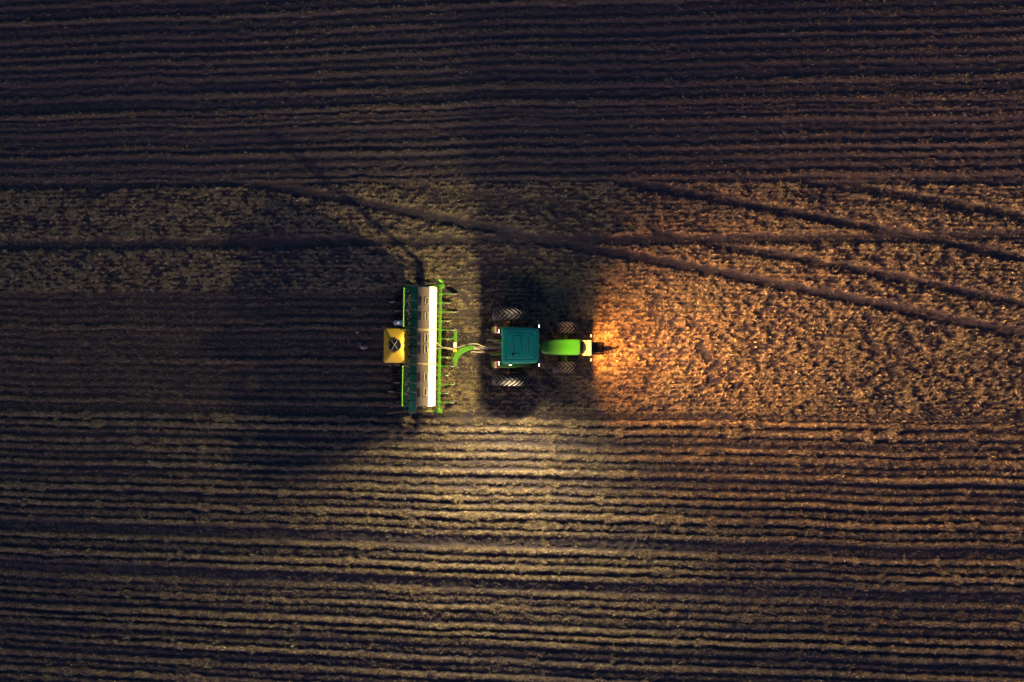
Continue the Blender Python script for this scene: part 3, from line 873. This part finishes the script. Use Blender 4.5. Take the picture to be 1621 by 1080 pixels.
# yellow tank: rounded box with a sloped shoulder and round black lid
tx, ty = D(626.5, 548, 1.5).x, D(626.5, 548, 1.5).y
def rrect(hx, hy, r, z, n=6):
    out = []
    for cx, cy, a0 in ((hx - r, hy - r, 0), (-hx + r, hy - r, 90), (-hx + r, -hy + r, 180), (hx - r, -hy + r, 270)):
        for k in range(n + 1):
            a = R(a0 + 90 * k / n); out.append((tx + cx + r * math.cos(a), ty + cy + r * math.sin(a), z))
    return out
m = MB()
m.loft([rrect(0.50, 0.76, 0.10, 0.80), rrect(0.57, 0.85, 0.10, 0.86), rrect(0.595, 0.875, 0.10, 1.2), rrect(0.595, 0.875, 0.10, 1.60), rrect(0.575, 0.855, 0.10, 1.66), rrect(0.53, 0.81, 0.10, 1.69), rrect(0.29, 0.42, 0.20, 1.83), rrect(0.27, 0.36, 0.22, 1.84)])
tank = m.build('tank', 'yellow', drill)
lz = 1.84
lx, ly = D(624.6, 547, 1.85).x, D(624.6, 547, 1.85).y
m = MB(); m.lathe([(0.0, lz - 0.05), (0.335, lz - 0.05), (0.335, lz + 0.035), (0.31, lz + 0.055), (0.26, lz + 0.045), (0.0, lz + 0.05)], 'z', 36, (lx, ly, 0))
for a in (90, 270): m.box((lx + 0.34 * math.cos(R(a)), ly + 0.34 * math.sin(R(a)), lz + 0.01), (0.09, 0.10, 0.05), 0.015)
lid = m.build('tank_lid', 'black', tank)
m = MB()
for a in (60, -52): m.box((lx, ly, lz + 0.065), (0.55, 0.022, 0.03), 0.008, Matrix.Rotation(R(a), 4, 'Z'))
m.build('lid_rib', 'steel', lid)
m = MB()
for s in (-1, 1): m.box((tx + 0.1, ty + s * 0.55, 0.74), (1.1, 0.08, 0.12), 0.015)
m.build('tank_bracket', 'black', drill)
# small white water can by the tank
q = D(630.5, 512, 1.5)
m = MB(); m.lathe([(0.0, -0.24), (0.11, -0.24), (0.135, -0.20), (0.135, 0.17), (0.10, 0.23), (0.0, 0.24)], 'x', 20, (q.x, q.y, 1.50)); m.cyl((q.x, q.y, 1.60), (q.x, q.y, 1.67), 0.05, n=10); m.box((q.x, q.y, 1.15), (0.3, 0.06, 0.48), 0.01)
m.build('water_can', 'white', drill)

# draw bar, cross bar and gooseneck
gx = D(720.5, 0, 0.7).x
m = MB(); m.box((gx, 0, 0.70), (0.14, D(0, 522, .7).y - D(0, 580, .7).y, 0.14), 0.02)
for sy in (526, 533, 572, 576): m.box((gx, D(0, sy, .7).y, 0.72), (0.22, 0.07, 0.16), 0.02)
m.build('hitch_beam', 'green', drill)
MB().box((gx, D(0, 545.5, .8).y, 0.83), (0.17, 0.27, 0.14), 0.02).build('hitch_box', 'white', drill)
MB().box((gx - 0.01, D(0, 554.5, .8).y, 0.83), (0.19, 0.16, 0.14), 0.02).build('hitch_plate', 'yellow', drill)
for s, sy in ((1, 536), (-1, 566)):
    m = MB(); m.box(((gx + bx0) / 2, D(0, sy, .7).y, 0.70), (gx - bx0, 0.07, 0.10), 0.012); m.build('hitch_strut', 'green', drill)
m = MB(); pts = [(720, 571, .20), (723, 563, .24), (729, 556, .26), (737, 551.5, .24), (745, 549.5, .19), (750, 549, .13)]
rings = []
for i, (a, b, w) in enumerate(pts):
    c = D(a, b, 0.75); a2 = pts[min(i + 1, len(pts) - 1)]; a1 = pts[max(i - 1, 0)]
    t = (D(a2[0], a2[1], 0) - D(a1[0], a1[1], 0)).normalized(); nn = Vector((-t.y, t.x, 0))
    rings.append([c + nn * w / 1 * 0.6 + Vector((0, 0, -0.07)), c - nn * w * 0.6 + Vector((0, 0, -0.07)), c - nn * w * 0.6 + Vector((0, 0, 0.06)), c + nn * w * 0.6 + Vector((0, 0, 0.06))])
m.loft(rings); m.build('gooseneck', 'green', drill)
m = MB(); a = D(747, 549.3, .62); b = D(768, 550.5, .55)
m.box((a + b) / 2, ((b - a).length, 0.17, 0.09), 0.02, Matrix.Rotation(math.atan2(b.y - a.y, b.x - a.x), 4, 'Z'))
m.cyl(b, b + Vector((0.15, 0, 0)), 0.07, n=10); m.build('hitch_tongue', 'worn', drill)
m = MB(); m.cyl(D(746, 556, .6), D(768, 556, .55), 0.035, n=8); m.cyl(D(756, 556, .6), D(768, 556, .55), 0.055, n=10); m.build('hydraulic_ram', 'worn', drill)
hoses = [([(690, 541, 1.0), (698, 548, .95), (709, 552, .9), (719, 553, .9)], 'worn'), ([(690, 552, .9), (704, 550, 1.0), (718, 551, .9), (735, 546, 1.0), (752, 543, 1.0), (768, 548, .95), (792, 551, 1.1)], 'worn'),
         ([(725, 549, .9), (745, 545, 1.05), (765, 552, .9), (780, 551.5, 1.0), (793, 550.5, 1.15)], 'black'), ([(760, 552, .8), (772, 557, .8), (782, 556, .95), (793, 554, 1.15)], 'rust'),
         ([(770, 537.5, 1.0), (778, 537, 1.05), (786, 540, 1.1), (794, 541, 1.15)], 'worn'), ([(777, 546, 1.0), (783, 549, 1.05), (788, 546, 1.1), (794, 546.5, 1.2)], 'green')]
for pts, mt in hoses:
    m = MB(); m.tube([D(a, b, z) for a, b, z in pts], 0.024, 6); m.build('hydraulic_hose', mt, drill)

# ------------------------------------------------------------------ pale clods on the sown strip
for (px, py, r, lab) in ((576, 549.5, 0.16, 'larger pale clod lying on sown soil left of the yellow tank'), (566, 526, 0.09, 'small pale clod on sown soil up and left of the yellow tank')):
    bm = bmesh.new(); bmesh.ops.create_icosphere(bm, subdivisions=3, radius=r)
    for v in bm.verts:
        k = 0.8 + 0.4 * random.random()
        v.co = Vector((v.co.x * 1.3 * k, v.co.y * 0.7 * k, v.co.z * 0.5 * k))
    m = MB(); m.bm.free(); m.bm = bm
    o = m.build('soil_clod', 'clod'); o.location = P(px, py, 0) + Vector((0, 0, 0.06))
    tag(o, lab, 'clod')
